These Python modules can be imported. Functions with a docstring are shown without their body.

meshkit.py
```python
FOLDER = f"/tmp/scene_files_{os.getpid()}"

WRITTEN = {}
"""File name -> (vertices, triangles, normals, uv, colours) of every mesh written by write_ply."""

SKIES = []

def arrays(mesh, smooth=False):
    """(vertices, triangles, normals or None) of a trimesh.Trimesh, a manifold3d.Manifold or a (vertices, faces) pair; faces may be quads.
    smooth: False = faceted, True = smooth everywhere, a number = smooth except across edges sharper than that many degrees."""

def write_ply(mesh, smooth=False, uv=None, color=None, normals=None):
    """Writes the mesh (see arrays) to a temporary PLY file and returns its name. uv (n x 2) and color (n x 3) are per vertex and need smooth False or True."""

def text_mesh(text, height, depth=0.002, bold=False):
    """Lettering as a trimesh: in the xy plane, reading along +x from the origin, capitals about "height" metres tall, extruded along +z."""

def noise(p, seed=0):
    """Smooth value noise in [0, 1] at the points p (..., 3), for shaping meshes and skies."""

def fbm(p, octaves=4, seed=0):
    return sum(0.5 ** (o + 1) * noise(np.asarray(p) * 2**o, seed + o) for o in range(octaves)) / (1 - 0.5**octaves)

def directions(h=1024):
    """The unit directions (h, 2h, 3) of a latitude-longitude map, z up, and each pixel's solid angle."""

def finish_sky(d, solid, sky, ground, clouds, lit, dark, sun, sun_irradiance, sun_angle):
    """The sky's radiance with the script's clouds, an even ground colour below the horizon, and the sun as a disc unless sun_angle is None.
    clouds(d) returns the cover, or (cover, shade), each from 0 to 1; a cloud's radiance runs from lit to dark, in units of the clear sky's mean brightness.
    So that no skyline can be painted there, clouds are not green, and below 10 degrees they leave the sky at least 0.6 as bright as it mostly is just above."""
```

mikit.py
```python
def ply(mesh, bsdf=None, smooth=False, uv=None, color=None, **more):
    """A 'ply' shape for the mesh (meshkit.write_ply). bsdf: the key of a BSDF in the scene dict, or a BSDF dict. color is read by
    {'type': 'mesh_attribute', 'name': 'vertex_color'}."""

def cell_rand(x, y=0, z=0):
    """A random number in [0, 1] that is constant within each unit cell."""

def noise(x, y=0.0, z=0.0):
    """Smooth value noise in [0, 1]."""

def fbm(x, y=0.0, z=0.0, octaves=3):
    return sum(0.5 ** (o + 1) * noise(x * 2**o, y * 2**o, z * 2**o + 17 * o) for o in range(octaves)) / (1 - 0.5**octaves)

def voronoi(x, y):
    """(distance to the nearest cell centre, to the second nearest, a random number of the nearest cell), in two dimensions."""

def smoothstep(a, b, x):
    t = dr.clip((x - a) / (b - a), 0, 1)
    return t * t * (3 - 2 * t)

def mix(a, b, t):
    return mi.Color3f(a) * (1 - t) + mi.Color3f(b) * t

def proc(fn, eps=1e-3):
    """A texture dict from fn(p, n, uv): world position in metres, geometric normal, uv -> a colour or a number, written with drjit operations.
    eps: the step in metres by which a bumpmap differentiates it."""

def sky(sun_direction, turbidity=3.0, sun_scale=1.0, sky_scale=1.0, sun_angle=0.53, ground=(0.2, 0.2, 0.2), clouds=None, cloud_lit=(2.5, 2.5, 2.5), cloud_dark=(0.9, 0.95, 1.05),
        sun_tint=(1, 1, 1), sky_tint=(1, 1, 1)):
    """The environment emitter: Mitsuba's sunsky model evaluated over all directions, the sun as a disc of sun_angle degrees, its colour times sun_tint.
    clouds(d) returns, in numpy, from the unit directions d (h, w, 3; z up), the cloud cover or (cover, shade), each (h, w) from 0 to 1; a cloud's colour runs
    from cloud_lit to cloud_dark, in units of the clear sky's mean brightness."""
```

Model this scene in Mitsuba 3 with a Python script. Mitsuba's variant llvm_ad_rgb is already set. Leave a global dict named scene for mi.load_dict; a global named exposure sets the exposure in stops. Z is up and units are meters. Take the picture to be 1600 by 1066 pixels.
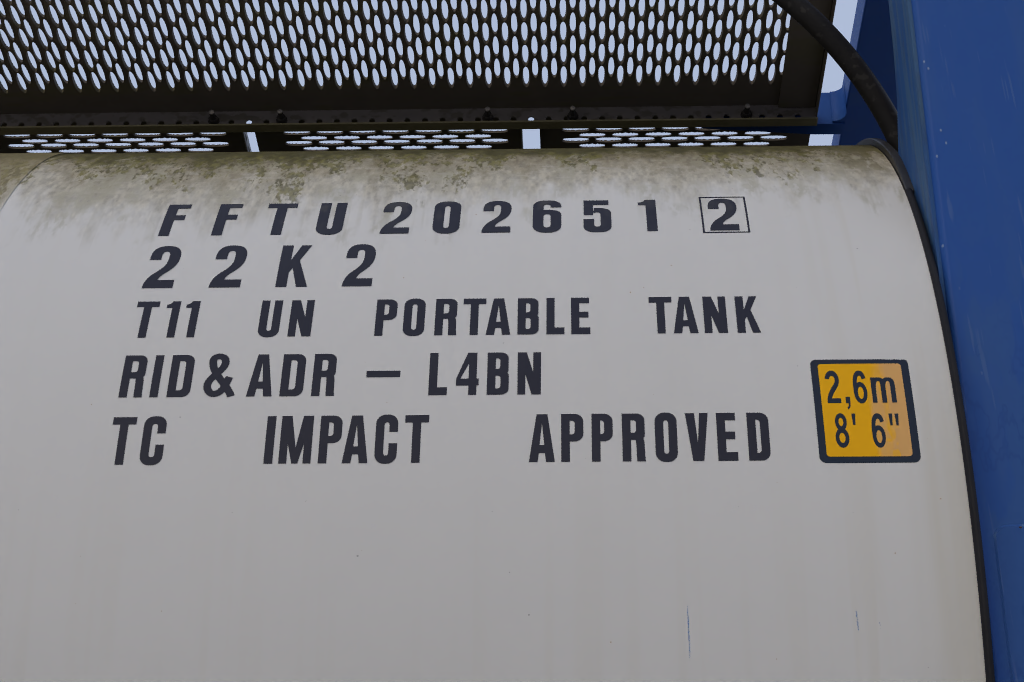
import math
import numpy as np
import trimesh
import mitsuba as mi
import drjit as dr
import shapely
from shapely.geometry import Polygon, LineString, MultiPolygon, Point, box as sbox
from shapely.ops import unary_union
from shapely import affinity
import manifold3d as m3
import mikit, meshkit
from mikit import proc, noise, fbm, voronoi, cell_rand, smoothstep, mix

T = mi.ScalarTransform4f
scene, labels = {}, {}

# ------------------------------------------------------------------ camera, sky, exposure
CAM = np.array([0.20794, -3.69672, -1.17275])
FWD = np.array([-0.0294806, 0.86362733, 0.50326805])
UP = np.array([0.00819359, -0.50326118, 0.86409551])
scene['camera'] = {'type': 'perspective', 'fov': 28.2494, 'fov_axis': 'x', 'near_clip': 0.05, 'far_clip': 2000.0,
                   'to_world': T().look_at(origin=CAM.tolist(), target=(CAM + FWD).tolist(), up=UP.tolist())}
scene['sky'] = mikit.sky((-0.30, -0.80, 0.41), turbidity=3, sun_scale=0.165, sun_angle=40, sun_tint=(0.93, 1.0, 1.05),
                         ground=(0.33, 0.31, 0.285), clouds=lambda d: 1.0,
                         cloud_lit=(1.16, 1.37, 1.84), cloud_dark=(1.16, 1.37, 1.84))
exposure = 2.21

# ------------------------------------------------------------------ helpers
counts = {}


def numbered(key):
    n = counts.get(key, 0)
    counts[key] = n + 1
    return key if n == 0 else f'{key}_{n:03d}'


def thing(name, label, category, group=None):
    key = numbered(name)
    labels[key] = {'label': label, 'category': category}
    if group:
        labels[key]['group'] = group
    return key


def put(name, mesh, mat, parent=None, smooth=False, label=None):
    key = numbered(name if parent is None else parent + '__' + name)
    scene[key] = mikit.ply(mesh, mat, smooth=smooth)
    if label:
        labels.setdefault(key, {})['label'] = label
    return key


def group_part(name, parent, label=None):
    key = numbered(parent + '__' + name)
    if label:
        labels[key] = {'label': label}
    return key


def man(m):
    a = m.to_mesh()
    return trimesh.Trimesh(a.vert_properties[:, :3], a.tri_verts, process=False)


def rbox(x0, x1, y0, y1, z0, z1, r=0.003, seg=10):
    """A box with rounded edges."""
    pts = []
    s = m3.Manifold.sphere(r, seg)
    c = [s.translate([x, y, z]) for x in (x0 + r, x1 - r) for y in (y0 + r, y1 - r) for z in (z0 + r, z1 - r)]
    return man(m3.Manifold.batch_hull(c))


def polys(g):
    if g.is_empty:
        return []
    if isinstance(g, Polygon):
        return [g]
    return [p for p in g.geoms if isinstance(p, Polygon) and p.area > 1e-12]


def flat_tri(poly):
    v, f = trimesh.creation.triangulate_polygon(poly, engine='earcut')
    return np.asarray(v), np.asarray(f)


def extrude(poly, depth):
    return trimesh.util.concatenate([trimesh.creation.extrude_polygon(p, depth, engine='earcut') for p in polys(poly)])


R = 1.2                       # outer radius of the tank's cladding, axis along x through the origin


def on_tank(poly, lift=0.0006, band=0.006):
    """A thin print lying on the cladding: polygon in (x, arc length s) -> sheet wrapped round the cylinder."""
    V, Fc, n = [], [], 0
    x0, s0, x1, s1 = poly.bounds
    k0, k1 = int(math.floor(s0 / band)), int(math.ceil(s1 / band))
    for k in range(k0, k1):
        part = poly.intersection(sbox(x0 - 1, k * band, x1 + 1, (k + 1) * band))
        for p in polys(part):
            v, f = flat_tri(p)
            if len(f) == 0:
                continue
            ph = v[:, 1] / R
            V.append(np.stack([v[:, 0], -(R + lift) * np.cos(ph), (R + lift) * np.sin(ph)], 1))
            Fc.append(f + n)
            n += len(v)
    v, f = np.vstack(V), np.vstack(Fc)
    a, b, c = v[f[:, 0]], v[f[:, 1]], v[f[:, 2]]
    nn = np.cross(b - a, c - a)
    out = np.stack([a[:, 0] * 0, a[:, 1], a[:, 2]], 1)
    bad = (nn * out).sum(1) < 0
    f[bad] = f[bad][:, ::-1]
    return trimesh.Trimesh(v, f, process=False)


def arc_band(xs, rs, s0, s1, n, closed=True, taper=0):
    """A strip of revolution about the x axis from arc angle s0 to s1; xs, rs: closed profile."""
    ph = np.linspace(s0, s1, n)
    xs, rs = np.asarray(xs, float), np.asarray(rs, float)
    m = len(xs)
    rs = np.broadcast_to(rs, (n, m)).copy()
    if taper:      # the profile sinks towards the shell at its first end
        k = np.clip((ph - s0) / taper, 0, 1)[:, None]
        rs = R - 0.004 + (rs - R + 0.004) * (0.45 + 0.55 * k)
    v = np.stack([np.broadcast_to(xs, (n, m)), -np.cos(ph)[:, None] * rs, np.sin(ph)[:, None] * rs], -1).reshape(-1, 3)
    f = []
    for i in range(n - 1):
        for j in range(m if closed else m - 1):
            j2 = (j + 1) % m
            a, b, c, d = i * m + j, i * m + j2, (i + 1) * m + j2, (i + 1) * m + j
            f += [[a, b, c], [a, c, d]]
    if closed and abs((s1 - s0) - 2 * math.pi) > 1e-6:
        for i in (0, n - 1):
            for j in range(1, m - 1):
                f.append([i * m, i * m + j, i * m + j + 1])
    t = trimesh.Trimesh(v, np.array(f), process=False)
    return t


def tube(pts, r, sides=20):
    p = np.asarray(pts, float)
    t = np.gradient(p, axis=0)
    t /= np.linalg.norm(t, axis=1, keepdims=True)
    a = np.cross(t, [0.2, 1, 0.1])
    a /= np.linalg.norm(a, axis=1, keepdims=True)
    b = np.cross(t, a)
    g = np.arange(sides) * 2 * np.pi / sides
    rr = np.broadcast_to(r, (len(p),))
    v = p[:, None] + rr[:, None, None] * (np.cos(g)[None, :, None] * a[:, None] + np.sin(g)[None, :, None] * b[:, None])
    i, j = np.meshgrid(np.arange(len(p) - 1), np.arange(sides), indexing='ij')
    q = np.stack([i * sides + j, i * sides + (j + 1) % sides, (i + 1) * sides + (j + 1) % sides, (i + 1) * sides + j], -1).reshape(-1, 4)
    return trimesh.Trimesh(v.reshape(-1, 3), np.vstack([q[:, [0, 1, 2]], q[:, [0, 2, 3]]]), process=False)


# ------------------------------------------------------------------ materials
def arc(p):
    return 1.2 * dr.atan2(p.z, -p.y)


def clad_color(p, n, uv):
    x, s = p.x, arc(p)
    base = mix((0.640, 0.632, 0.618), (0.605, 0.597, 0.582), fbm(x * 3.0 + 5, s * 2.0, 1.3, 3))
    # faint vertical rain streaks low down and towards the right end
    st = fbm(x * 46.0, s * 1.7, 4.0, 3)
    warm = smoothstep(0.50, 0.78, st) * (0.06 + 0.14 * smoothstep(0.1, -0.35, s) + 0.30 * smoothstep(0.50, 0.72, x))
    base = mix(base, (0.55, 0.52, 0.45), warm)
    base = mix(base, (0.50, 0.47, 0.40), 0.35 * smoothstep(0.58, 0.735, x + 0.08 * (st - 0.5)) * smoothstep(0.65, 0.0, s))  # broad darkening at the right end: shade from the post, painted in
    # dirt film left by standing water, thickening towards the crown, with drips at its lower edge
    big = fbm(x * 3.1 + 2, s * 3.0, 0.7, 4)
    drip = fbm(x * 34.0, s * 6.0, 2.0, 4)
    fine = fbm(x * 60.0, s * 20.0, 9.0, 4)
    grit = fbm(x * 170.0, s * 55.0, 4.0, 3)
    far = smoothstep(-0.15, 0.55, x)
    seam = smoothstep(-0.62, -0.70, x) * smoothstep(-0.7045, -0.7030, x)
    u = s + 0.030 - 0.028 * far + 0.13 * (big - 0.5) + 0.11 * (fine - 0.5) + 0.08 * (drip - 0.5) + 0.035 * smoothstep(0.1, -0.5, x) - 0.08 * seam
    edge = u + 0.02 * smoothstep(0.25, -0.65, x) + 0.10 * (drip - 0.5)
    filmc = mix((0.500, 0.478, 0.425), (0.420, 0.390, 0.320), smoothstep(0.70, 0.81, u))
    filmc = mix(filmc, (0.300, 0.265, 0.195), smoothstep(0.80, 0.92, u))
    filmc = mix(filmc, (0.165, 0.140, 0.080), smoothstep(0.90, 1.01, u))
    filmc = mix(filmc, (0.070, 0.060, 0.030), smoothstep(0.99, 1.09, u))
    filmc = filmc * (0.66 + 0.68 * grit)
    rub = smoothstep(0.56, 0.72, fbm(x * 24.0, s * 70.0, 3.0, 3)) * smoothstep(1.0, 0.84, u)
    filmc = mix(filmc, (0.50, 0.465, 0.395), rub * 0.35)
    film = smoothstep(0.640, 0.785, edge) * (0.76 + 0.24 * smoothstep(0.70, 0.86, u))
    base = mix(base, filmc, film)
    # grey-green drips and blots
    blot = fbm(x * 26.0, s * 11.0, 6.0, 4)
    dm = smoothstep(0.50, 0.70, blot) * smoothstep(0.60, 0.72, edge) * 0.40
    base = mix(base, (0.30, 0.290, 0.205), dm * smoothstep(0.3, 0.6, grit))
    run = fbm(x * 95.0, s * 3.2, 7.0, 3)
    base = mix(base, (0.34, 0.325, 0.255), 0.17 * smoothstep(0.54, 0.72, run) * smoothstep(0.60, 0.70, edge) * smoothstep(1.0, 0.85, u))
    # moss: fine tufts in clusters that hang down, denser to the crown and in some places along it
    where = fbm(x * 2.6 + 11.0, 0.4, 0.2, 2)
    clus = fbm(x * 15.0 + 1.0 * s, s * 4.0, 5.0, 4)
    tuft = 0.62 * fbm(x * 90.0 + 3 + s * 8.0, s * 30.0, 8.0, 4) + 0.38 * fbm(x * 260.0, s * 85.0, 3.0, 2)
    dens = smoothstep(0.72, 1.03, s + 0.015 + 0.32 * (where - 0.5) + 0.60 * (clus - 0.5) - 0.085 * far)
    thr = 0.68 - 0.27 * dens
    mo = smoothstep(thr - 0.09, thr + 0.12, tuft) * smoothstep(0.02, 0.35, dens)
    mossc = mix((0.165, 0.150, 0.038), (0.062, 0.056, 0.014), smoothstep(0.3, 0.7, fbm(x * 130.0, s * 45.0, 2.0, 3)))
    base = mix(base, mossc, mo * (0.46 + 0.46 * grit))
    crown = smoothstep(0.945, 1.05, s + 0.10 * (fine - 0.5) + 0.10 * (clus - 0.5))
    base = mix(base, mix((0.105, 0.094, 0.040), (0.050, 0.044, 0.018), fine), crown * 0.88)
    # the moss that has settled against the rim at the right end
    rimd = smoothstep(0.60, 0.74, x) * smoothstep(0.76, 0.90, s) * smoothstep(0.46, 0.6, fbm(x * 55.0, s * 16.0, 1.0, 4))
    base = mix(base, (0.12, 0.105, 0.045), rimd * 0.80)
    # pin-prick specks of dirt
    d1, d2, rnd = voronoi(x * 13.0, s * 13.0)
    sz = 0.006 + 0.018 * dr.square(dr.abs(rnd * 17.0 - dr.floor(rnd * 17.0)))
    spk = (1 - smoothstep(0.5 * sz, sz, d1)) * smoothstep(0.70, 0.72, rnd)
    base = mix(base, mix((0.20, 0.19, 0.18), (0.36, 0.18, 0.06), smoothstep(0.86, 0.88, rnd)), spk * 0.7)
    return base


def clad_bump(p, n, uv):
    s = arc(p)
    return 0.0012 * fbm(p.x * 4.0, s * 3.0, 1.0, 2) + 0.00012 * fbm(p.x * 60.0, s * 60.0, 1.0, 2)


def two(d):
    return {'type': 'twosided', 'bsdf': d}


scene['cladding_paint'] = two({'type': 'bumpmap', 'arbitrary': proc(clad_bump, eps=2e-3),
                               'bsdf': {'type': 'principled', 'base_color': proc(clad_color), 'roughness': 0.6, 'specular': 0.06}})


def left_color(p, n, uv):
    c = clad_color(p, n, uv)
    s = arc(p)
    g = fbm(p.x * 18.0, s * 26.0, 2.0, 4)
    return mix(c, (0.30, 0.255, 0.155), 0.34 * smoothstep(0.62, 0.76, s + 0.12 * (g - 0.5)))


scene['cladding_paint_dirty'] = two({'type': 'principled', 'base_color': proc(left_color), 'roughness': 0.7, 'specular': 0.06})


def ink_color(p, n, uv):
    s = arc(p)
    c = mix((0.024, 0.025, 0.040), (0.031, 0.032, 0.046), fbm(p.x * 8.0, s * 14.0, 1.0, 3))
    dust = smoothstep(0.50, 0.80, fbm(p.x * 55.0, s * 30.0, 2.0, 3)) * smoothstep(0.55, 0.72, s)
    return mix(c, (0.16, 0.15, 0.12), dust * 0.22)


scene['vinyl_black'] = two({'type': 'principled', 'base_color': proc(ink_color), 'roughness': 0.5, 'specular': 0.12})


scene['vinyl_navy'] = two({'type': 'principled', 'base_color': proc(lambda p, n, uv: mix((0.013, 0.023, 0.046), (0.024, 0.030, 0.045), fbm(p.x * 30.0, p.y * 30.0, p.z * 12.0, 3))), 'roughness': 0.5, 'specular': 0.12})


def yellow_color(p, n, uv):
    s, x = arc(p), p.x
    w = fbm(x * 34.0, s * 6.0, 3.0, 4)
    e = x - 0.624 + 0.030 * (w - 0.5) * 2 - 0.06 * (s - 0.177) * smoothstep(0.177, 0.26, s) + 0.30 * dr.maximum(0.177 - s, 0) * (0.4 - w)
    fade = smoothstep(-0.005, 0.012, e)
    isl = smoothstep(0.60, 0.70, fbm(x * 60.0, s * 45.0, 7.0, 3)) * smoothstep(0.21, 0.11, s)
    fade = dr.clip(fade - 0.75 * isl * smoothstep(0.615, 0.66, x), 0, 1)
    fade = dr.clip(fade + 0.5 * smoothstep(0.62, 0.72, fbm(x * 50.0, s * 14.0, 2.0, 3)) * smoothstep(0.17, 0.10, s), 0, 1)
    return mix((0.800, 0.405, 0.004), (0.660, 0.370, 0.130), fade)


scene['vinyl_yellow'] = two({'type': 'principled', 'base_color': proc(yellow_color), 'roughness': 0.5, 'specular': 0.1})


def blue_color(p, n, uv):
    x, y, z = p.x, p.y, p.z
    c = mix((0.018, 0.074, 0.300), (0.022, 0.086, 0.310), fbm(x * 6.0, z * 3.0, y * 5.0, 3))
    chalk = fbm(x * 26.0, z * 3.5, y * 26.0, 4)
    c = mix(c, (0.034, 0.095, 0.290), 0.55 * smoothstep(0.50, 0.78, chalk))
    run = fbm(x * 34.0 + 0.6 * fbm(x * 20, z * 20, 0.0, 2), z * 13.0, 3.0, 4)
    patch = smoothstep(0.47, 0.56, fbm(x * 30.0, z * 9.0, 8.0, 4)) * smoothstep(0.62, 0.30, z) * smoothstep(0.772, 0.785, x)
    c = mix(c, (0.030, 0.092, 0.285), 0.7 * patch)
    c = mix(c, (0.014, 0.056, 0.245), 0.4 * smoothstep(0.49, 0.53, run) * (1 - smoothstep(0.53, 0.57, run)) * smoothstep(0.5, 0.2, z))
    # small pale chips close to the corner and a few long scratches
    d1, d2, rnd = voronoi(x * 75.0, z * 42.0)
    chip = smoothstep(-1.0, -1.1, y) * smoothstep(0.22, 0.30, z) * (1 - smoothstep(0.05, 0.16, d1)) * smoothstep(0.90, 0.92, rnd) * (1 - smoothstep(0.785, 0.815, x + 0.02 * (chalk - 0.5)))
    c = mix(c, (0.25, 0.33, 0.44), chip * 0.75)
    sc = fbm(x * 190.0 + z * 9.0, z * 9.0, 5.0, 2)
    c = mix(c, (0.10, 0.17, 0.34), 0.30 * smoothstep(0.76, 0.84, sc) * smoothstep(-1.0, -1.1, y))
    return c


def blue_bump(p, n, uv):
    return 0.0009 * fbm(p.x * 14.0, p.z * 9.0, p.y * 14.0, 3)


scene['blue_paint'] = two({'type': 'bumpmap', 'arbitrary': proc(blue_bump, eps=2e-3),
                           'bsdf': {'type': 'principled', 'base_color': proc(blue_color), 'roughness': 0.5, 'specular': 0.14}})


def teal_color(p, n, uv):
    g = fbm(p.y * 55.0, p.z * 5.0, 1.0, 4)
    c = mix((0.020, 0.072, 0.240), (0.032, 0.096, 0.230), fbm(p.y * 10.0, p.z * 3.0, 2.0, 3))
    c = mix(c, (0.062, 0.130, 0.215), 0.65 * smoothstep(0.53, 0.70, g))
    return mix(c, (0.05, 0.07, 0.09), 0.25 * smoothstep(0.58, 0.72, fbm(p.y * 90.0, p.z * 12.0, 8.0, 3)))


scene['blue_paint_worn'] = two({'type': 'principled', 'base_color': proc(teal_color), 'roughness': 0.6, 'specular': 0.15})


def steel_color(p, n, uv):
    g = fbm(p.x * 22.0, p.y * 22.0, p.z * 22.0, 4)
    c = mix((0.115, 0.098, 0.084), (0.165, 0.138, 0.112), g)
    return mix(c, (0.135, 0.122, 0.065), 0.6 * smoothstep(0.5, 0.68, fbm(p.x * 9.0, p.y * 30.0, p.z * 30.0, 3)))


scene['grimy_steel'] = two({'type': 'principled', 'base_color': proc(steel_color), 'roughness': 0.7, 'specular': 0.3})


def galva_color(p, n, uv):
    g = fbm(p.x * 30.0, p.y * 30.0, p.z * 30.0, 4)
    c = mix((0.20, 0.178, 0.170), (0.27, 0.235, 0.215), g)
    return mix(c, (0.10, 0.085, 0.05), 0.5 * smoothstep(0.52, 0.7, fbm(p.x * 50.0, p.y * 20.0, p.z * 60.0, 3)))


scene['angle_steel'] = two({'type': 'principled', 'base_color': proc(galva_color), 'roughness': 0.55, 'metallic': 0.0, 'specular': 0.4})


def flange_color(p, n, uv):
    g = fbm(p.x * 24.0, p.y * 60.0, p.z * 60.0, 4)
    return mix((0.17, 0.150, 0.080), (0.27, 0.235, 0.140), g)


scene['skylit_steel'] = two({'type': 'principled', 'base_color': proc(lambda p, n, uv: mix((0.42, 0.41, 0.40), (0.30, 0.285, 0.26), fbm(p.x * 30.0, p.y * 40.0, p.z * 60.0, 3))), 'roughness': 0.5, 'specular': 0.4})
scene['mossy_steel'] = two({'type': 'principled', 'base_color': proc(flange_color), 'roughness': 0.7, 'specular': 0.25})
scene['bolt_steel'] = two({'type': 'principled', 'base_color': proc(lambda p, n, uv: mix((0.36, 0.33, 0.31), (0.050, 0.044, 0.042), smoothstep(-0.4850, -0.4815, p.y))), 'roughness': 0.4, 'metallic': 0.2})  # paler thread tips: the sky light on them is painted into the colour
scene['rubber'] = two({'type': 'principled', 'base_color': proc(lambda p, n, uv: mix((0.011, 0.011, 0.014), (0.020, 0.019, 0.022), fbm(p.x * 60.0, p.y * 25.0, p.z * 25.0, 3))), 'roughness': 0.6, 'specular': 0.14})


def hose_color(p, n, uv):
    g = fbm(p.x * 40.0, p.y * 40.0, p.z * 40.0, 3)
    c = mix((0.012, 0.011, 0.011), (0.022, 0.020, 0.019), g)
    return mix(c, (0.06, 0.056, 0.05), 0.4 * smoothstep(0.62, 0.72, fbm(p.x * 90.0, p.y * 60.0, p.z * 90.0, 3)))


scene['hose_rubber'] = two({'type': 'principled', 'base_color': proc(hose_color), 'roughness': 0.5, 'specular': 0.22})
scene['band_metal'] = two({'type': 'principled', 'base_color': proc(lambda p, n, uv: mix((0.018, 0.018, 0.019), (0.032, 0.030, 0.029), fbm(p.x * 60.0, p.y * 12.0, p.z * 12.0, 3))), 'roughness': 0.42, 'specular': 0.4})
scene['scuff_blue'] = two({'type': 'principled', 'base_color': proc(lambda p, n, uv: mix((0.035, 0.12, 0.36), (0.09, 0.19, 0.42), fbm(p.x * 200.0, p.y * 90.0, p.z * 90.0, 3))), 'roughness': 0.6})

scene['blue_chalk_highlight'] = two({'type': 'principled', 'base_color': proc(lambda p, n, uv: mix((0.026, 0.088, 0.300), (0.085, 0.165, 0.330), smoothstep(0.35, 0.6, fbm(p.x * 60.0, p.z * 40.0, 1.0, 3)) * smoothstep(-0.02, 0.03, p.z))), 'roughness': 0.6, 'specular': 0.14})
scene['rust'] = two({'type': 'principled', 'base_color': {'type': 'rgb', 'value': (0.085, 0.045, 0.028)}, 'roughness': 0.8})

# ------------------------------------------------------------------ the tank
X_END, X_SEAM = 0.7405, -0.7035
tank = thing('storage_tank', 'white cylindrical tank with black lettering and a mossy green crown', 'tank')


def cyl_shell(x0, x1, r, nx, na, lip=0.0):
    ph = np.linspace(0, 2 * math.pi, na + 1)
    xs = np.linspace(x0, x1, nx)
    v = np.stack([np.broadcast_to(xs, (na + 1, nx)), -r * np.cos(ph)[:, None] * np.ones(nx), r * np.sin(ph)[:, None] * np.ones(nx)], -1).reshape(-1, 3)
    i, j = np.meshgrid(np.arange(na), np.arange(nx - 1), indexing='ij')
    q = np.stack([i * nx + j, i * nx + j + 1, (i + 1) * nx + j + 1, (i + 1) * nx + j], -1).reshape(-1, 4)
    return trimesh.Trimesh(v, np.vstack([q[:, [0, 1, 2]], q[:, [0, 2, 3]]]), process=False)


def shell_solid(x0, x1, r, t, na=1440):
    return arc_band([x0, x1, x1, x0], [r, r, r - t, r - t], 0, 2 * math.pi, na + 1)


put('cladding_panel', shell_solid(X_SEAM - 0.05, X_END, R, 0.004), 'cladding_paint', tank, smooth=30)
put('cladding_panel', shell_solid(-5.2, X_SEAM, R + 0.0020, 0.004), 'cladding_paint_dirty', tank, smooth=30,
    label='dirtier cladding panel lapping over its neighbour at the left edge')
# dished end behind the rim
rr = np.linspace(0.0, 1.19, 20)
ph = np.linspace(0, 2 * math.pi, 181)
hx = 0.70 + 0.02 * (1 - (rr / 1.19) ** 2)
v = np.stack([np.broadcast_to(hx, (181, 20)), -np.cos(ph)[:, None] * rr, np.sin(ph)[:, None] * rr], -1).reshape(-1, 3)
i, j = np.meshgrid(np.arange(180), np.arange(19), indexing='ij')
q = np.stack([i * 20 + j, i * 20 + j + 1, (i + 1) * 20 + j + 1, (i + 1) * 20 + j], -1).reshape(-1, 4)
put('dished_end', trimesh.Trimesh(v, np.vstack([q[:, [0, 1, 2]], q[:, [0, 2, 3]]]), process=False), 'band_metal', tank, smooth=True)
# rim: black rubber bead below, grey metal band over the crown
a = np.linspace(0, 2 * math.pi, 13)[:-1]
S_SPLIT = 0.712
put('rim_seal', arc_band(0.7465 + 0.0058 * np.cos(a), R + 0.0005 + 0.0070 * np.sin(a), -1.6 / R, S_SPLIT / R, 200), 'rubber', tank, smooth=40,
    label='black rubber seal along the right end')
put('rim_band', arc_band([0.7425, 0.7445, 0.7555, 0.7575, 0.7575, 0.7425], [R + 0.0105, R + 0.0125, R + 0.0125, R + 0.0105, R - 0.012, R - 0.012], (S_SPLIT - 0.002) / R, math.pi - 0.5, 240, taper=0.12),
    'band_metal', tank, smooth=30, label='dark grey metal band over the top of the right end')


# ------------------------------------------------------------------ lettering: condensed heavy capitals, drawn in units of the cap height
def bez(p0, p1, p2, p3, n=10):
    t = np.linspace(0, 1, n + 1)[1:, None]
    p0, p1, p2, p3 = map(np.array, (p0, p1, p2, p3))
    return [tuple(x) for x in ((1 - t) ** 3 * p0 + 3 * (1 - t) ** 2 * t * p1 + 3 * (1 - t) * t * t * p2 + t ** 3 * p3)]


def rect(x0, y0, x1, y1, tl=0, tr=0, br=0, bl=0):
    """Rectangle with a rounding radius (or (rx, ry)) at each corner."""
    K = 0.45
    P = []
    for (cx, cy, sx, sy, r, first) in ((x0, y0, 1, 1, bl, 'v'), (x1, y0, -1, 1, br, 'h'), (x1, y1, -1, -1, tr, 'v'), (x0, y1, 1, -1, tl, 'h')):
        rx, ry = r if isinstance(r, tuple) else (r, r)
        if rx == 0:
            P.append((cx, cy))
            continue
        A, B = (cx, cy + sy * ry), (cx + sx * rx, cy)
        a1, b1 = (cx, cy + sy * ry * K), (cx + sx * rx * K, cy)
        if first == 'v':
            P.append(A)
            P += bez(A, a1, b1, B, 8)
        else:
            P.append(B)
            P += bez(B, b1, a1, A, 8)
    return Polygon(P).buffer(0)


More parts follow.
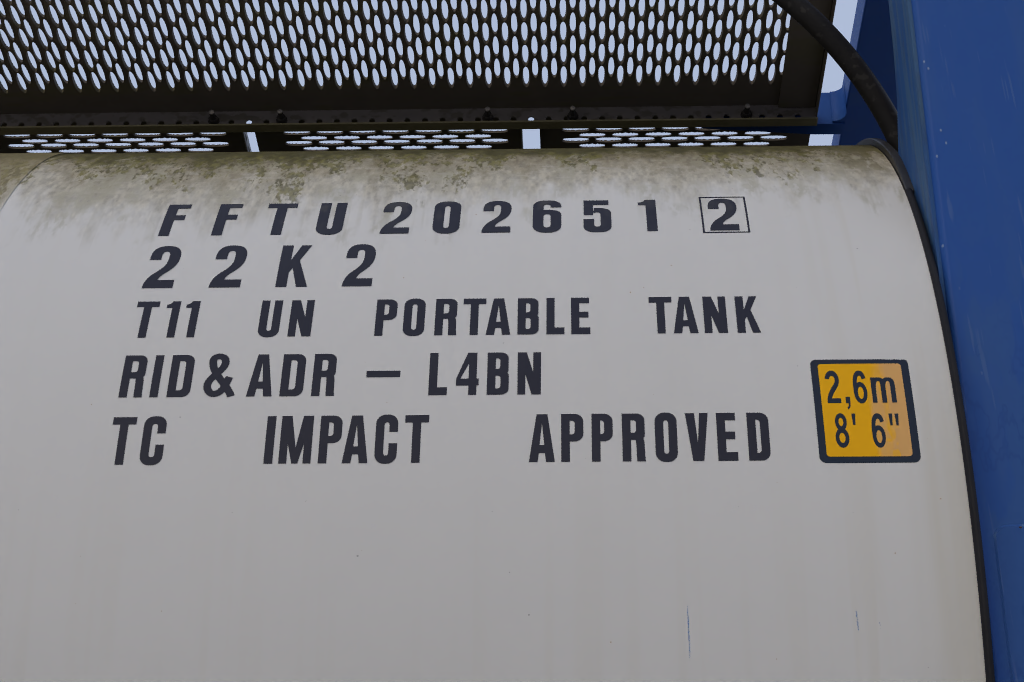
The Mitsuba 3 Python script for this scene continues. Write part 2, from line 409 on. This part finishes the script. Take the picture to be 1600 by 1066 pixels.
def glyph(ch, w):
    S, TT, TB = 0.150, 0.160, 0.175
    if ch == 'T':
        w = 0.42
        return rect(0, 1 - TT, w, 1).union(rect(w / 2 - 0.074, 0, w / 2 + 0.074, 1))
    if ch == 'F':
        w = 0.325
        return unary_union([rect(0, 0, S, 1), rect(0, 1 - 0.145, w, 1), rect(0, 0.47, 0.295, 0.63)])
    if ch == 'E':
        return unary_union([rect(0, 0, S, 1), rect(0, 1 - TT, w - 0.015, 1), rect(0, 0.44, w - 0.03, 0.60), rect(0, 0, w, TB)])
    if ch == 'L':
        return rect(0, 0, S, 1).union(rect(0, 0, w, TB + 0.005))
    if ch == 'I':
        return rect(0, 0, w, 1)
    if ch == '-':
        return rect(0, 0.425, w, 0.575)
    if ch == 'U':
        return rect(0, -0.015, w, 1, br=(0.17, 0.19), bl=(0.17, 0.19)) - rect(S, 0.155, w - S, 1.1, br=(0.042, 0.05), bl=(0.042, 0.05))
    if ch in 'O0':
        o = (0.165, 0.19)
        c = (0.043, 0.06)
        return rect(0, -0.015, w, 1.015, o, o, o, o) - rect(S, 0.15, w - S, 0.85, c, c, c, c)
    if ch == 'C':
        g = glyph('O', w)
        return g - rect(w / 2 + 0.02, 0.405, w + 0.1, 0.645)
    if ch == 'D':
        o = (0.15, 0.17)
        c = (0.055, 0.07)
        return rect(0, 0, w, 1, tr=o, br=o) - rect(S, 0.155, w - S, 0.85, tr=c, br=c)
    if ch == 'P':
        o, c = (0.15, 0.16), (0.05, 0.06)
        return rect(0, 0, S, 1).union(rect(0, 0.415, w, 1, tr=o, br=o)) - rect(S, 0.565, w - S, 0.855, tr=c, br=c)
    if ch == 'R':
        o, c = (0.14, 0.15), (0.045, 0.055)
        up = rect(0, 0.44, w, 1, tr=o, br=(0.12, 0.10)) - rect(S, 0.59, w - S, 0.855, tr=c, br=c)
        leg = Polygon([(w - S - 0.012, 0.45), (w - S - 0.002, 0.30), (w - S + 0.004, 0), (w + 0.006, 0), (w - 0.004, 0.10), (w - 0.008, 0.32)] + bez((w - 0.008, 0.32), (w - 0.008, 0.45), (w - 0.03, 0.50), (w - 0.08, 0.52), 8) + [(S, 0.52), (S, 0.445), (w - S - 0.05, 0.445)]).buffer(0)
        return unary_union([rect(0, 0, S, 1), up, leg])
    if ch == 'B':
        o, c = (0.14, 0.14), (0.045, 0.055)
        up = rect(0, 0.47, w - 0.008, 1, tr=o, br=(0.12, 0.09)) - rect(S, 0.60, w - S - 0.008, 0.855, tr=c, br=c)
        lo = rect(0, 0, w, 0.535, tr=(0.12, 0.09), br=o) - rect(S, 0.145, w - S, 0.44, tr=c, br=c)
        return unary_union([rect(0, 0, S, 1), up - rect(S, 0.2, w - S, 0.44), lo - rect(S, 0.60, w - S, 0.8)])
    if ch == 'N':
        return unary_union([rect(0, 0, 0.140, 1), rect(w - 0.140, 0, w, 1), Polygon([(0.01, 1), (0.160, 1), (w - 0.01, 0), (w - 0.165, 0)])])
    if ch == 'M':
        q = Polygon([(0.01, 1), (0.180, 1), (w / 2 + 0.048, 0), (w / 2 - 0.052, 0)])
        return unary_union([rect(0, 0, 0.140, 1), rect(w - 0.140, 0, w, 1), q, affinity.scale(q, -1, 1, origin=(w / 2, 0))])
    if ch == 'K':
        return rect(0, 0, S, 1).union(Polygon([(0.1, 0.30), (0.15, 0.34), (0.15, 0.62), (0.265, 1), (0.405, 1), (0.272, 0.61), (w + 0.004, 0), (w - 0.145, 0), (0.192, 0.43), (0.15, 0.33)]).buffer(0))
    if ch == 'A':
        m = w / 2
        return (Polygon([(0, 0), (m - 0.095, 1), (m + 0.095, 1), (w, 0)]) - Polygon([(0.150, -0.01), (0.172, 0.18), (w - 0.172, 0.18), (w - 0.150, -0.01)])
                - Polygon([(m - 0.042, 0.345), (m, 0.80), (m + 0.042, 0.345)]))
    if ch == 'V':
        return Polygon([(-0.005, 1), (0.155, 1), (0.200, 0.37), (0.245, 1), (0.395, 1), (0.293, 0), (0.104, 0)])
    if ch == '4':
        return Polygon([(0, 0.215), (0, 0.375), (0.20, 1), (0.365, 1), (0.365, 0.375), (w, 0.375), (w, 0.215), (0.365, 0.215), (0.365, 0), (0.222, 0), (0.222, 0.215)]) - Polygon([(0.075, 0.375), (0.222, 0.375), (0.222, 0.74)])
    if ch == '1':
        return unary_union([rect(0.105, 0, 0.250, 1), Polygon([(0, 0.81), (0, 0.905)] + bez((0, 0.905), (0.06, 0.91), (0.09, 0.95), (0.098, 1.0)) + [(0.15, 1), (0.15, 0.81)])])
    if ch == '2':
        P = [(0, 0)] + bez((0, 0), (0.0, 0.10), (0.025, 0.20), (0.085, 0.295)) + bez((0.085, 0.295), (0.15, 0.39), (0.262, 0.47), (0.262, 0.68)) \
            + [(0.262, 0.76)] + bez((0.262, 0.76), (0.262, 0.835), (0.245, 0.868), (0.212, 0.868)) + bez((0.212, 0.868), (0.178, 0.868), (0.160, 0.835), (0.160, 0.77)) \
            + [(0.160, 0.66), (0.006, 0.66), (0.006, 0.72)] + bez((0.006, 0.72), (0.006, 0.92), (0.07, 1.015), (0.21, 1.015)) + bez((0.21, 1.015), (0.35, 1.015), (0.415, 0.92), (0.415, 0.74)) \
            + bez((0.415, 0.74), (0.415, 0.52), (0.34, 0.43), (0.285, 0.36)) + bez((0.285, 0.36), (0.23, 0.295), (0.195, 0.25), (0.185, 0.178)) + [(0.41, 0.178), (0.41, 0)]
        return affinity.scale(Polygon(P).buffer(0), w / 0.415, 1, origin=(0, 0))
    if ch == '5':
        o = (0.15, 0.16)
        bowl = rect(0, -0.015, w, 0.73, tr=o, br=o, bl=o, tl=(0.06, 0.05)) - rect(S, 0.145, w - S, 0.585, tr=(0.045, 0.06), br=(0.045, 0.06), bl=(0.045, 0.06), tl=(0.03, 0.04))
        bowl = bowl - rect(-0.1, 0.375, S, 0.9)
        return unary_union([bowl, rect(0.006, 0.50, S - 0.012, 1), rect(0.006, 1 - 0.165, w - 0.03, 1), rect(S - 0.02, 0.585, 0.24, 0.645)])
    if ch == '6':
        o, c = (0.165, 0.19), (0.043, 0.06)
        g = rect(0, -0.015, w, 1.015, o, o, o, o) - rect(S, 0.14, w - S, 0.54, c, c, c, c) - rect(S, 0.685, w - S, 0.865, (0.043, 0.06), (0.043, 0.06))
        cut = Polygon([(S, 0.685)] + [(w - 0.19, 0.685)] + bez((w - 0.19, 0.685), (w - 0.06, 0.685), (w, 0.62), (w, 0.52)) + [(w + 0.1, 0.52), (w + 0.1, 0.765), (w - S, 0.765), (S, 0.765)]).buffer(0)
        return g - cut
    if ch == '&':
        q = lambda x, y: ((x - 603 - 0.165 * (462 - y)) / 333.0, (462 - y) / 250.0)
        pts = [(765, 460), (720, 383), (672, 300), (660, 262), (672, 232), (702, 222), (733, 232), (738, 256), (728, 284), (703, 312), (660, 345), (634, 378), (624, 408), (634, 434), (660, 446), (692, 438), (724, 408), (745, 375), (760, 347)]
        c = np.array([q(*p) for p in pts])
        from scipy.interpolate import splprep, splev
        tck, _ = splprep(c.T, s=0.0004)
        l = LineString(np.array(splev(np.linspace(0, 1, 120), tck)).T).buffer(0.070, cap_style='flat')
        return l
    raise KeyError(ch)


H1, H2 = 0.11143, 0.07947
ROWS = [
    ('FFTU 202651', 0.5773, H1, [('F', -0.4341, 0), ('F', -0.3514, 0), ('T', -0.2505, 'c'), ('U', -0.1898, -0.1480), ('2', -0.0890, -0.0433), ('0', -0.0078, 0.0343), ('2', 0.0690, 0.1143),
                                 ('6', 0.1482, 0.1927), ('5', 0.2273, 0.2708), ('1', 0.3257, 's'), ('2', 0.4227, 0.4685)]),
    ('22K2', 0.4327, H1, [('2', -0.4353, -0.3885), ('2', -0.3347, -0.2870), ('K', -0.2346, -0.1874), ('2', -0.1348, -0.0898)]),
    ('T11 UN PORTABLE TANK', 0.3212, H2, [('T', -0.4184, 'c'), ('1', -0.3821, 's'), ('1', -0.3531, 's'), ('U', -0.2496, -0.2188), ('N', -0.2054, -0.1718), ('P', -0.0791, 0.385), ('O', -0.0381, -0.0069),
                                          ('R', 0.0081, 0.0399), ('T', 0.0655, 'c'), ('A', 0.0830, 0.1186), ('B', 0.1288, 0.1597), ('L', 0.1709, 0.1971), ('E', 0.2069, 0.2346),
                                          ('T', 0.3376, 'c'), ('A', 0.3552, 0.3909), ('N', 0.3999, 0.4332), ('K', 0.4471, 0.4805)]),
    ('RID & ADR - L4BN', 0.2057, H2, [('R', -0.4355, -0.4025), ('I', -0.3915, -0.3795), ('D', -0.3671, -0.3341), ('&', -0.3137, 0), ('A', -0.2539, -0.2174), ('D', -0.2065, -0.1735), ('R', -0.1616, -0.1294),
                                      ('-', -0.0852, -0.0369), ('L', 0.0044, 0.0306), ('4', 0.0431, 0.0752), ('B', 0.0870, 0.1179), ('N', 0.1302, 0.1634)]),
    ('TC IMPACT APPROVED', 0.0912, H2, [('T', -0.4201, 'c'), ('C', -0.3923, -0.3605), ('I', -0.2193, -0.2070), ('M', -0.1988, -0.1541), ('P', -0.1441, 0.385), ('A', -0.1109, -0.0753), ('C', -0.0663, -0.0355),
                                        ('T', -0.0092, 'c'), ('A', 0.1473, 0.1830), ('P', 0.1918, 0.2226), ('P', 0.2341, 0.2634), ('R', 0.2763, 0.3077), ('O', 0.3217, 0.3523),
                                        ('V', 0.3804, 'v'), ('E', 0.4073, 0.4347), ('D', 0.4495, 0.4793)]),
]
for text, s0, h, items in ROWS:
    line = group_part('lettering_line', tank, f'line of black capitals reading {text}')
    for ch, xl, xr in items:
        if isinstance(xr, str) or xr == 0 or xr == 0.385:
            w = {'P': 0.385}.get(ch, 0.4)
            g = glyph(ch, w)
            if xr == 'c':
                xl = xl - 0.21 * h
            elif xr == 's':
                xl = xl - 0.105 * h
            elif xr == 'v':
                xl = xl - 0.1985 * h
        else:
            g = glyph(ch, (xr - xl) / h)
        g = affinity.translate(affinity.scale(g, h, h, origin=(0, 0)), xl, s0)
        put('digit' if ch.isdigit() else 'dash' if ch == '-' else 'ampersand' if ch == '&' else 'letter', on_tank(g), 'vinyl_black', line)
    if text.startswith('FFTU'):
        fr = Polygon([(0.4110, 0.5700), (0.4835, 0.5702), (0.4845, 0.6978), (0.4112, 0.6978)])
        put('check_digit_box', on_tank(fr.difference(fr.buffer(-0.0031, join_style='mitre'))), 'vinyl_black', line, label='thin black box around the last digit 2')

# ------------------------------------------------------------------ the yellow height sticker
st = group_part('height_sticker', tank, 'yellow height sticker with thick black border reading 2,6m and 8\' 6"')
sx0, sx1, ss0, ss1 = 0.5455, 0.6836, 0.0865, 0.2662
outer = rect(sx0, ss0, sx1, ss1, 0.009, 0.008, 0.010, 0.010)
rng = np.random.default_rng(3)
for k in range(9):       # the nibbled top right edge
    outer = outer.difference(Point(0.650 + 0.0034 * k, ss1 + 0.0004 * rng.normal()).buffer(0.0009 + 0.0007 * rng.random()))
put('border', on_tank(outer, 0.0005), 'vinyl_navy', st)
inner = rect(0.5557, 0.0965, 0.6729, 0.2575, 0.005, 0.005, 0.005, 0.005)
put('yellow_field', on_tank(inner, 0.0009), 'vinyl_yellow', st, label='yellow field bleached to peach on its right side')


def el(cx, cy, rx, ry, a0=0, a1=360, n=40):
    t = np.radians(np.linspace(a0, a1, n))
    return list(zip(cx + rx * np.cos(t), cy + ry * np.sin(t)))


def plain(ch):
    """Medium weight upright sans figures of the sticker, drawn as pen strokes in units of their height."""
    h = 0.082
    pen = lambda pts, cap='flat': LineString(pts).buffer(h, cap_style=cap, join_style='round')
    if ch == '2':
        bow = el(0.265, 0.715, 0.195, 0.21, 172, -25)
        return unary_union([pen(bow + bez(bow[-1], (0.40, 0.50), (0.14, 0.34), (0.095, 0.10), 14) + [(0.085, 0.02)]), rect(0.01, 0, 0.54, 0.145)]) - sbox(-1, -1, 2, 0) - sbox(-1, 0.145, 0.02, 0.4)
    if ch == '6':
        ring = Polygon(el(0.272, 0.315, 0.272, 0.330)) - Polygon(el(0.276, 0.310, 0.118, 0.190))
        return ring.union(pen([(0.455, 0.745)] + bez((0.455, 0.745), (0.435, 0.865), (0.375, 0.925), (0.285, 0.925), 10) + bez((0.285, 0.925), (0.13, 0.925), (0.075, 0.74), (0.075, 0.50), 14) + [(0.076, 0.34)]))
    if ch == '8':
        up = Polygon(el(0.27, 0.74, 0.235, 0.262)) - Polygon(el(0.27, 0.742, 0.094, 0.127))
        lo = Polygon(el(0.27, 0.275, 0.272, 0.288)) - Polygon(el(0.27, 0.275, 0.120, 0.148))
        return up.union(lo) - Polygon(el(0.27, 0.742, 0.094, 0.127)) - Polygon(el(0.27, 0.275, 0.120, 0.148))
    if ch == 'm':
        h = 0.072
        arch = lambda x: pen([(x, 0.55)] + bez((x, 0.55), (x, 0.80), (x + 0.06, 0.915), (x + 0.15, 0.915), 10) + bez((x + 0.15, 0.915), (x + 0.26, 0.915), (x + 0.285, 0.83), (x + 0.285, 0.66), 10) + [(x + 0.285, 0)])
        return unary_union([sbox(0, 0, 0.132, 0.985), arch(0.066), arch(0.351)])
    if ch == ',':
        return Polygon([(0, 0.50), (0, 1), (0.85, 1), (0.85, 0.55), (0.83, 0.36), (0.70, 0.15), (0.30, 0.0), (0.18, 0.16), (0.42, 0.28), (0.48, 0.50)])
    t = Polygon([(0, 1), (1, 1), (0.80, 0), (0.20, 0)])
    return t if ch == "'" else unary_union([t, affinity.translate(t, 1.62, 0)])


def inter(ch, x0, x1, s0, s1):
    g = plain(ch).buffer(0)
    a = g.bounds
    g = affinity.translate(g, -a[0], -a[1])
    return affinity.translate(affinity.scale(g, (x1 - x0) / (a[2] - a[0]), (s1 - s0) / (a[3] - a[1]), origin=(0, 0)), x0, s0)


for ch, *b in (('2', 0.5638, 0.5832, 0.1860, 0.2446), (',', 0.5897, 0.5958, 0.1745, 0.1968), ('6', 0.6022, 0.6210, 0.1850, 0.2444), ('m', 0.6270, 0.6606, 0.1860, 0.2316),
               ('8', 0.5702, 0.5888, 0.1105, 0.1682), ("'", 0.5950, 0.6003, 0.1482, 0.1676), ('6', 0.6210, 0.6390, 0.1102, 0.1678), ('"', 0.6462, 0.6598, 0.1470, 0.1671)):
    nm = 'digit' if ch.isdigit() else {',': 'comma', 'm': 'letter', "'": 'foot_mark', '"': 'inch_mark'}[ch]
    put(nm, on_tank(inter(ch, *b), 0.0012), 'vinyl_navy', st)

# blue paint rubbed onto the tank low down
for x0, s0, x1, s1, wd in ((0.3573, -0.122, 0.3588, -0.1915, 0.0016), (0.5788, -0.1295, 0.5799, -0.156, 0.0018), (0.6081, -0.144, 0.6089, -0.153, 0.0008)):
    n = 40
    t = np.linspace(0, 1, n)
    cx = x0 + (x1 - x0) * t + 0.0003 * rng.normal(size=n)
    cs = s0 + (s1 - s0) * t
    hw = wd * np.clip(0.15 + 0.85 * np.sin(np.pi * np.clip(t * 0.9 + 0.05, 0, 1)) * (0.35 + 0.65 * rng.random(n)), 0.1, 1) / 2
    g = Polygon(list(zip(cx - hw, cs)) + list(zip((cx + hw)[::-1], cs[::-1]))).buffer(0)
    g = unary_union([p for p in polys(g)])
    for _ in range(10):
        k = rng.integers(4, n - 2)
        g = g.difference(Point(cx[k] + 0.0004 * rng.normal(), cs[k]).buffer(0.0006))
    put('paint_scuff', on_tank(g, 0.0004), 'scuff_blue', tank, label='thin vertical scuff of blue paint')

# ------------------------------------------------------------------ walkway on top of the tank
walk = thing('walkway', 'dark perforated steel walkway above the tank, seen from below', 'walkway')
ZP, TP = 1.250, 0.0022


def slot_outline(cx, cy, L, W, along_y, n):
    a = np.arange(n) * 2 * np.pi / n
    e = 2 / (2.05 if along_y else 3.0)
    u = np.sign(np.cos(a)) * np.abs(np.cos(a)) ** e * L / 2
    w = np.sign(np.sin(a)) * np.abs(np.sin(a)) ** e * W / 2
    return np.stack([cx + w, cy + u], 1) if along_y else np.stack([cx + u, cy + w], 1)


def plank(x0, x1, y0, y1, slots, along_y, n=36, L=0.061, W=0.0114, flanges='', teeth=0.0014, fh=0.045, ch=0.0045):
    """Sheet with toothed slots: every slot is pressed into a collar, alternately up (+1) and down (-1)."""
    outer = sbox(x0, y0, x1, y1)
    V, F, off = [], [], 0

    def add(v, f):
        nonlocal off
        V.append(v)
        F.append(np.asarray(f) + off)
        off += len(v)

    # the sheet in strips, so that the triangulation stays cheap
    holes = [(slot_outline(cx, cy, L + 0.003, W + 0.0026, along_y, n)) for cx, cy, _ in slots]
    sheet = Polygon(outer.exterior.coords, [h for h in holes])
    step = 0.30
    for k in range(int(math.ceil((x1 - x0) / step))):
        for p in polys(sheet.intersection(sbox(x0 + k * step, y0 - 1, min(x0 + (k + 1) * step, x1), y1 + 1))):
            v, f = flat_tri(p)
            for z in (ZP, ZP + TP):
                add(np.column_stack([v, np.full(len(v), z)]), f)
    i = np.arange(n)
    j = (i + 1) % n
    q = np.vstack([np.stack([i, j, j + n], 1), np.stack([i, j + n, i + n], 1)])
    zig = np.where(i % 2 == 0, 1.0, 0.0)
    for (cx, cy, up), o in zip(slots, holes):
        r = slot_outline(cx, cy, L, W, along_y, n)
        for zb in (0.0,):
            z0 = ZP + (TP if up > 0 else 0)
            z1 = z0 + up * (ch + teeth * zig)
            add(np.vstack([np.column_stack([o, np.full(n, ZP)]), np.column_stack([o, np.full(n, ZP + TP)])]), q)
            add(np.vstack([np.column_stack([o, np.full(n, z0)]), np.column_stack([r, z1])]), q)
    boxes = []
    for c in flanges:
        if c == 'f':
            boxes.append((x0, x1, y0, y0 + TP, ZP - fh, ZP))
        if c == 'b':
            boxes.append((x0, x1, y1 - TP, y1, ZP - fh, ZP))
        if c == 'l':
            boxes.append((x0, x0 + TP, y0, y1, ZP - fh, ZP))
        if c == 'r':
            boxes.append((x1 - TP, x1, y0, y1, ZP - fh, ZP))
    for b in boxes:
        m = trimesh.creation.box(bounds=[(b[0], b[2], b[4]), (b[1], b[3], b[5] - 0.0002)])
        add(np.array(m.vertices), np.array(m.faces))
    return trimesh.Trimesh(np.vstack(V), np.vstack(F), process=False)


PX, PY = 0.03645, 0.0670
slots = []
for k in range(-34, 41):
    xa = -0.8609 + PX * k
    if xa > 0.640 or xa < -2.05:
        continue
    for m in range(5):
        slots.append((xa, -0.5530 - PY * m, 1))
        if m < 4 and xa + PX / 2 < 0.632:
            slots.append((xa + PX / 2, -0.5530 - PY * (m + 0.5) - 0.001, -1))
put('plank', plank(-2.10, 0.692, -0.884, -0.4485, slots, True, flanges='fr', fh=0.030), 'grimy_steel', walk, label='long near plank with rows of upright slots')
# strip of angle under the right end of the near plank, covering half of the last slots
put('end_angle', trimesh.util.concatenate([rbox(0.6165, 0.6888, -0.880, -0.458, 1.240, 1.2425, 0.001, 6)]), 'grimy_steel', walk)
# three cross planks behind the angle, slots lying the other way
for x0, x1, xs, n in ((-1.02, -0.4440, -0.9115, 7), (-0.4275, 0.112, -0.3430, 7), (0.1470, 0.690, 0.2190, 7), (-1.60, -1.0385, -1.51, 7)):
    sl = []
    for r in range(8):
        yy = -0.3800 + 0.0365 * r
        for k in range(n):
            sl.append((xs + 0.0664 * k, yy, 1))
            if k < n - 1:
                sl.append((xs + 0.0332 + 0.0664 * k, yy + 0.0178, -1))
    put('plank', plank(x0, x1, -0.4480, 0.40, sl, False, L=0.052, W=0.0130, n=44, ch=0.0007, teeth=0.0018), 'grimy_steel', walk)

def edge_flange(x0, x1, y0=-0.4478, y1=0.40, h=0.024):
    g = sbox(y0, ZP - h, y1, ZP - 0.0003)
    for k in range(20):
        g = g.difference(LineString([(y0 + 0.018 + 0.042 * k, ZP - 0.012), (y0 + 0.030 + 0.042 * k, ZP - 0.012)]).buffer(0.0042, 6))
    m = extrude(g, x1 - x0)
    m.apply_transform(np.array([[0, 0, 1, x0], [1, 0, 0, 0], [0, 1, 0, 0], [0, 0, 0, 1.0]]))
    return m


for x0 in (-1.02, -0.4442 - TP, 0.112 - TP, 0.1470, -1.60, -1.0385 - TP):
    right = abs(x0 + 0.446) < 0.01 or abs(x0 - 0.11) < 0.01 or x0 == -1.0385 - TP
    put('edge_flange', edge_flange(x0, x0 + TP, h=0.024 if right else 0.007), 'skylit_steel' if right else 'grimy_steel', walk)  # right-hand flanges paler: sky light in the gaps put into their colour

# drilled angle carrying the near plank's far edge, open side towards the front
ang = group_part('support_angle', walk, 'long drilled steel angle under the walkway with a mossy lower flange')
AX0, AX1, WY, FZ = -2.10, 0.690, -0.454, 1.2015
web = sbox(AX0, FZ, AX1, ZP - 0.0002)
hx = -0.9160 - 0.0349 * 34 + 0.0349 * np.arange(90)
hx = [x for x in hx if AX0 + 0.02 < x < AX1 - 0.02]
BOLTS = [-1.70, -0.9035 - 0.0, -0.497, -0.362, 0.046, 0.213, 0.554, -1.30]
bolts_in = [x for x in BOLTS if not (-1.2 < x < -0.6)]
g = web
for x in hx:
    g = g.difference(Point(x, 1.2235).buffer(0.0062, 12))
    # slotted part nearer the left
m = extrude(g, 0.004)
m.apply_transform(np.array([[1, 0, 0, 0], [0, 0, 1, WY], [0, 1, 0, 0], [0, 0, 0, 1.0]]))
put('web', m, 'angle_steel', ang)
put('flange', rbox(AX0, AX1, WY - 0.025, WY - 0.0003, FZ - 0.004, FZ, 0.0012, 8), 'mossy_steel', ang, label='mossy lower flange of the drilled angle')


def bolt(x):
    y, z = WY - 0.0005, 1.2255
    rot = trimesh.transformations.rotation_matrix(math.pi / 2, [1, 0, 0])
    parts = []
    for r, y0, y1, sec in ((0.0115, 0, 0.0018, 24), (0.0095, 0.0018, 0.0110, 6), (0.0050, 0.0110, 0.0310, 16)):
        c = trimesh.creation.cylinder(r, y1 - y0 - 0.0001, sections=sec)
        c.apply_transform(rot)
        c.apply_translation([x, y - (y0 + y1) / 2, z])
        parts.append(c)
    tip = trimesh.creation.cone(0.0050, 0.0016, sections=16)
    tip.apply_transform(trimesh.transformations.rotation_matrix(math.pi / 2, [1, 0, 0]))
    tip.apply_translation([x, y - 0.0310, z])
    parts.append(tip)
    return trimesh.util.concatenate(parts)


for x in bolts_in:
    put('bolt', bolt(x), 'bolt_steel', ang, smooth=30)

# ------------------------------------------------------------------ blue end frame
frame = thing('container_frame', 'blue painted steel end frame standing right of the white tank', 'frame')
FY, PX0 = -1.120, 0.7610
# corner post: a rounded front face and a worn left side
r = 0.010
prof = rect(PX0 + 0.0004, FY, 1.06, -0.955, bl=r, br=r, tl=0.004, tr=0.004)
m = extrude(prof, 2.50)
m.apply_translation([0, 0, -1.22])
post = put('corner_post', m, 'blue_paint', frame, smooth=25, label='broad blue corner post at the right edge of the photo')
side = Polygon([(FY + 0.0115, -1.22), (-0.84, -1.22), (-0.84, 0.60), (-0.900, 0.815), (-0.938, 0.894), (-0.952, 0.98), (-0.957, 1.09), (-0.957, 1.245), (FY + 0.0115, 1.245)])
m = extrude(side, 0.006)
m.apply_transform(np.array([[0, 0, 1, PX0 - 0.0056], [1, 0, 0, 0], [0, 1, 0, 0], [0, 0, 0, 1.0]]))
put('side_plate', m, 'blue_paint_worn', frame, label='worn turquoise side of the corner post')
# welded pad low on the post
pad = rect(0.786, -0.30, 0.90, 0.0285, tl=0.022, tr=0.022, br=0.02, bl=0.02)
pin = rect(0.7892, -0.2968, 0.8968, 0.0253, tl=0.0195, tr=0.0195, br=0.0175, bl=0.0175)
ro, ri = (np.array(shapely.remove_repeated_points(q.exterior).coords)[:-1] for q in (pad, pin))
k = len(ro)
assert len(ri) == k
vi, fi = flat_tri(Polygon(ri))
ii = np.arange(k)
jj = (ii + 1) % k
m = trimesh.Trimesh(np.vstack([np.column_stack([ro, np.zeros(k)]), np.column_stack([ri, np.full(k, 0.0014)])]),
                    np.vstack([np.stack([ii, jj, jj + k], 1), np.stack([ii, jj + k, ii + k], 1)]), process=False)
face = trimesh.Trimesh(np.column_stack([vi, np.full(len(vi), 0.0014)]), fi, process=False)
place = np.array([[1, 0, 0, 0], [0, 0, -1, FY - 0.0002], [0, 1, 0, 0], [0, 0, 0, 1.0]])
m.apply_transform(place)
face.apply_transform(place)
pad_key = put('welded_pad', face, 'blue_paint', frame)
put('worn_highlight_edge', m, 'blue_chalk_highlight', pad_key)  # lighter bevel: sky highlight of the upper edge painted in, with chalky wear
m = trimesh.creation.icosphere(2, 0.0016)
m.apply_transform(np.diag([1.2, 0.5, 0.9, 1.0]))
m.apply_translation([0.8245, FY - 0.0018, 0.0235])
put('rust_spot', m, 'rust', frame, smooth=True)
# top cross member running back over the tank end, and the rail that meets it
put('cross_member', rbox(0.7510, 0.9600, -1.10, 1.10, 1.2500, 1.3200, 0.004), 'blue_paint', frame, smooth=30)
rail = extrude(Polygon([(0.7505, 1.2260), (0.7505, 1.3030), (0.6935, 1.3030), (0.6935, 1.2475), (0.470, 1.2475), (0.470, 1.2440), (0.690, 1.2265)]), 0.035)
rail.apply_transform(np.array([[1, 0, 0, 0], [0, 0, 1, -0.4220], [0, 1, 0, 0], [0, 0, 0, 1.0]]))
put('top_rail', rail, 'blue_paint', frame)
ff = sbox(0.7255, -0.452, 0.7506, -0.4225).difference(Point(0.7255, -0.452).buffer(0.0245, 24))
m = extrude(ff, 0.072)
m.apply_translation([0, 0, 1.229])
put('gusset', m, 'blue_paint', frame)

# ------------------------------------------------------------------ cable slung from the walkway down behind the post
cab = [(0.27, -0.99, 1.350), (0.41, -0.965, 1.255), (0.525, -0.945, 1.175), (0.594, -0.925, 1.125), (0.631, -0.905, 1.098), (0.665, -0.880, 1.070), (0.709, -0.852, 1.014), (0.7525, -0.825, 0.9625), (0.780, -0.800, 0.920), (0.80, -0.785, 0.82), (0.81, -0.780, 0.68)]
from scipy.interpolate import splprep, splev
tck, _ = splprep(np.array(cab).T, s=0.0003)
pts = np.array(splev(np.linspace(0, 1, 90), tck)).T
c = thing('cable', 'thick black rubber cable hanging down behind the blue post', 'cable')
scene[c] = mikit.ply(tube(pts, 0.0195, 28), 'hose_rubber', smooth=True)
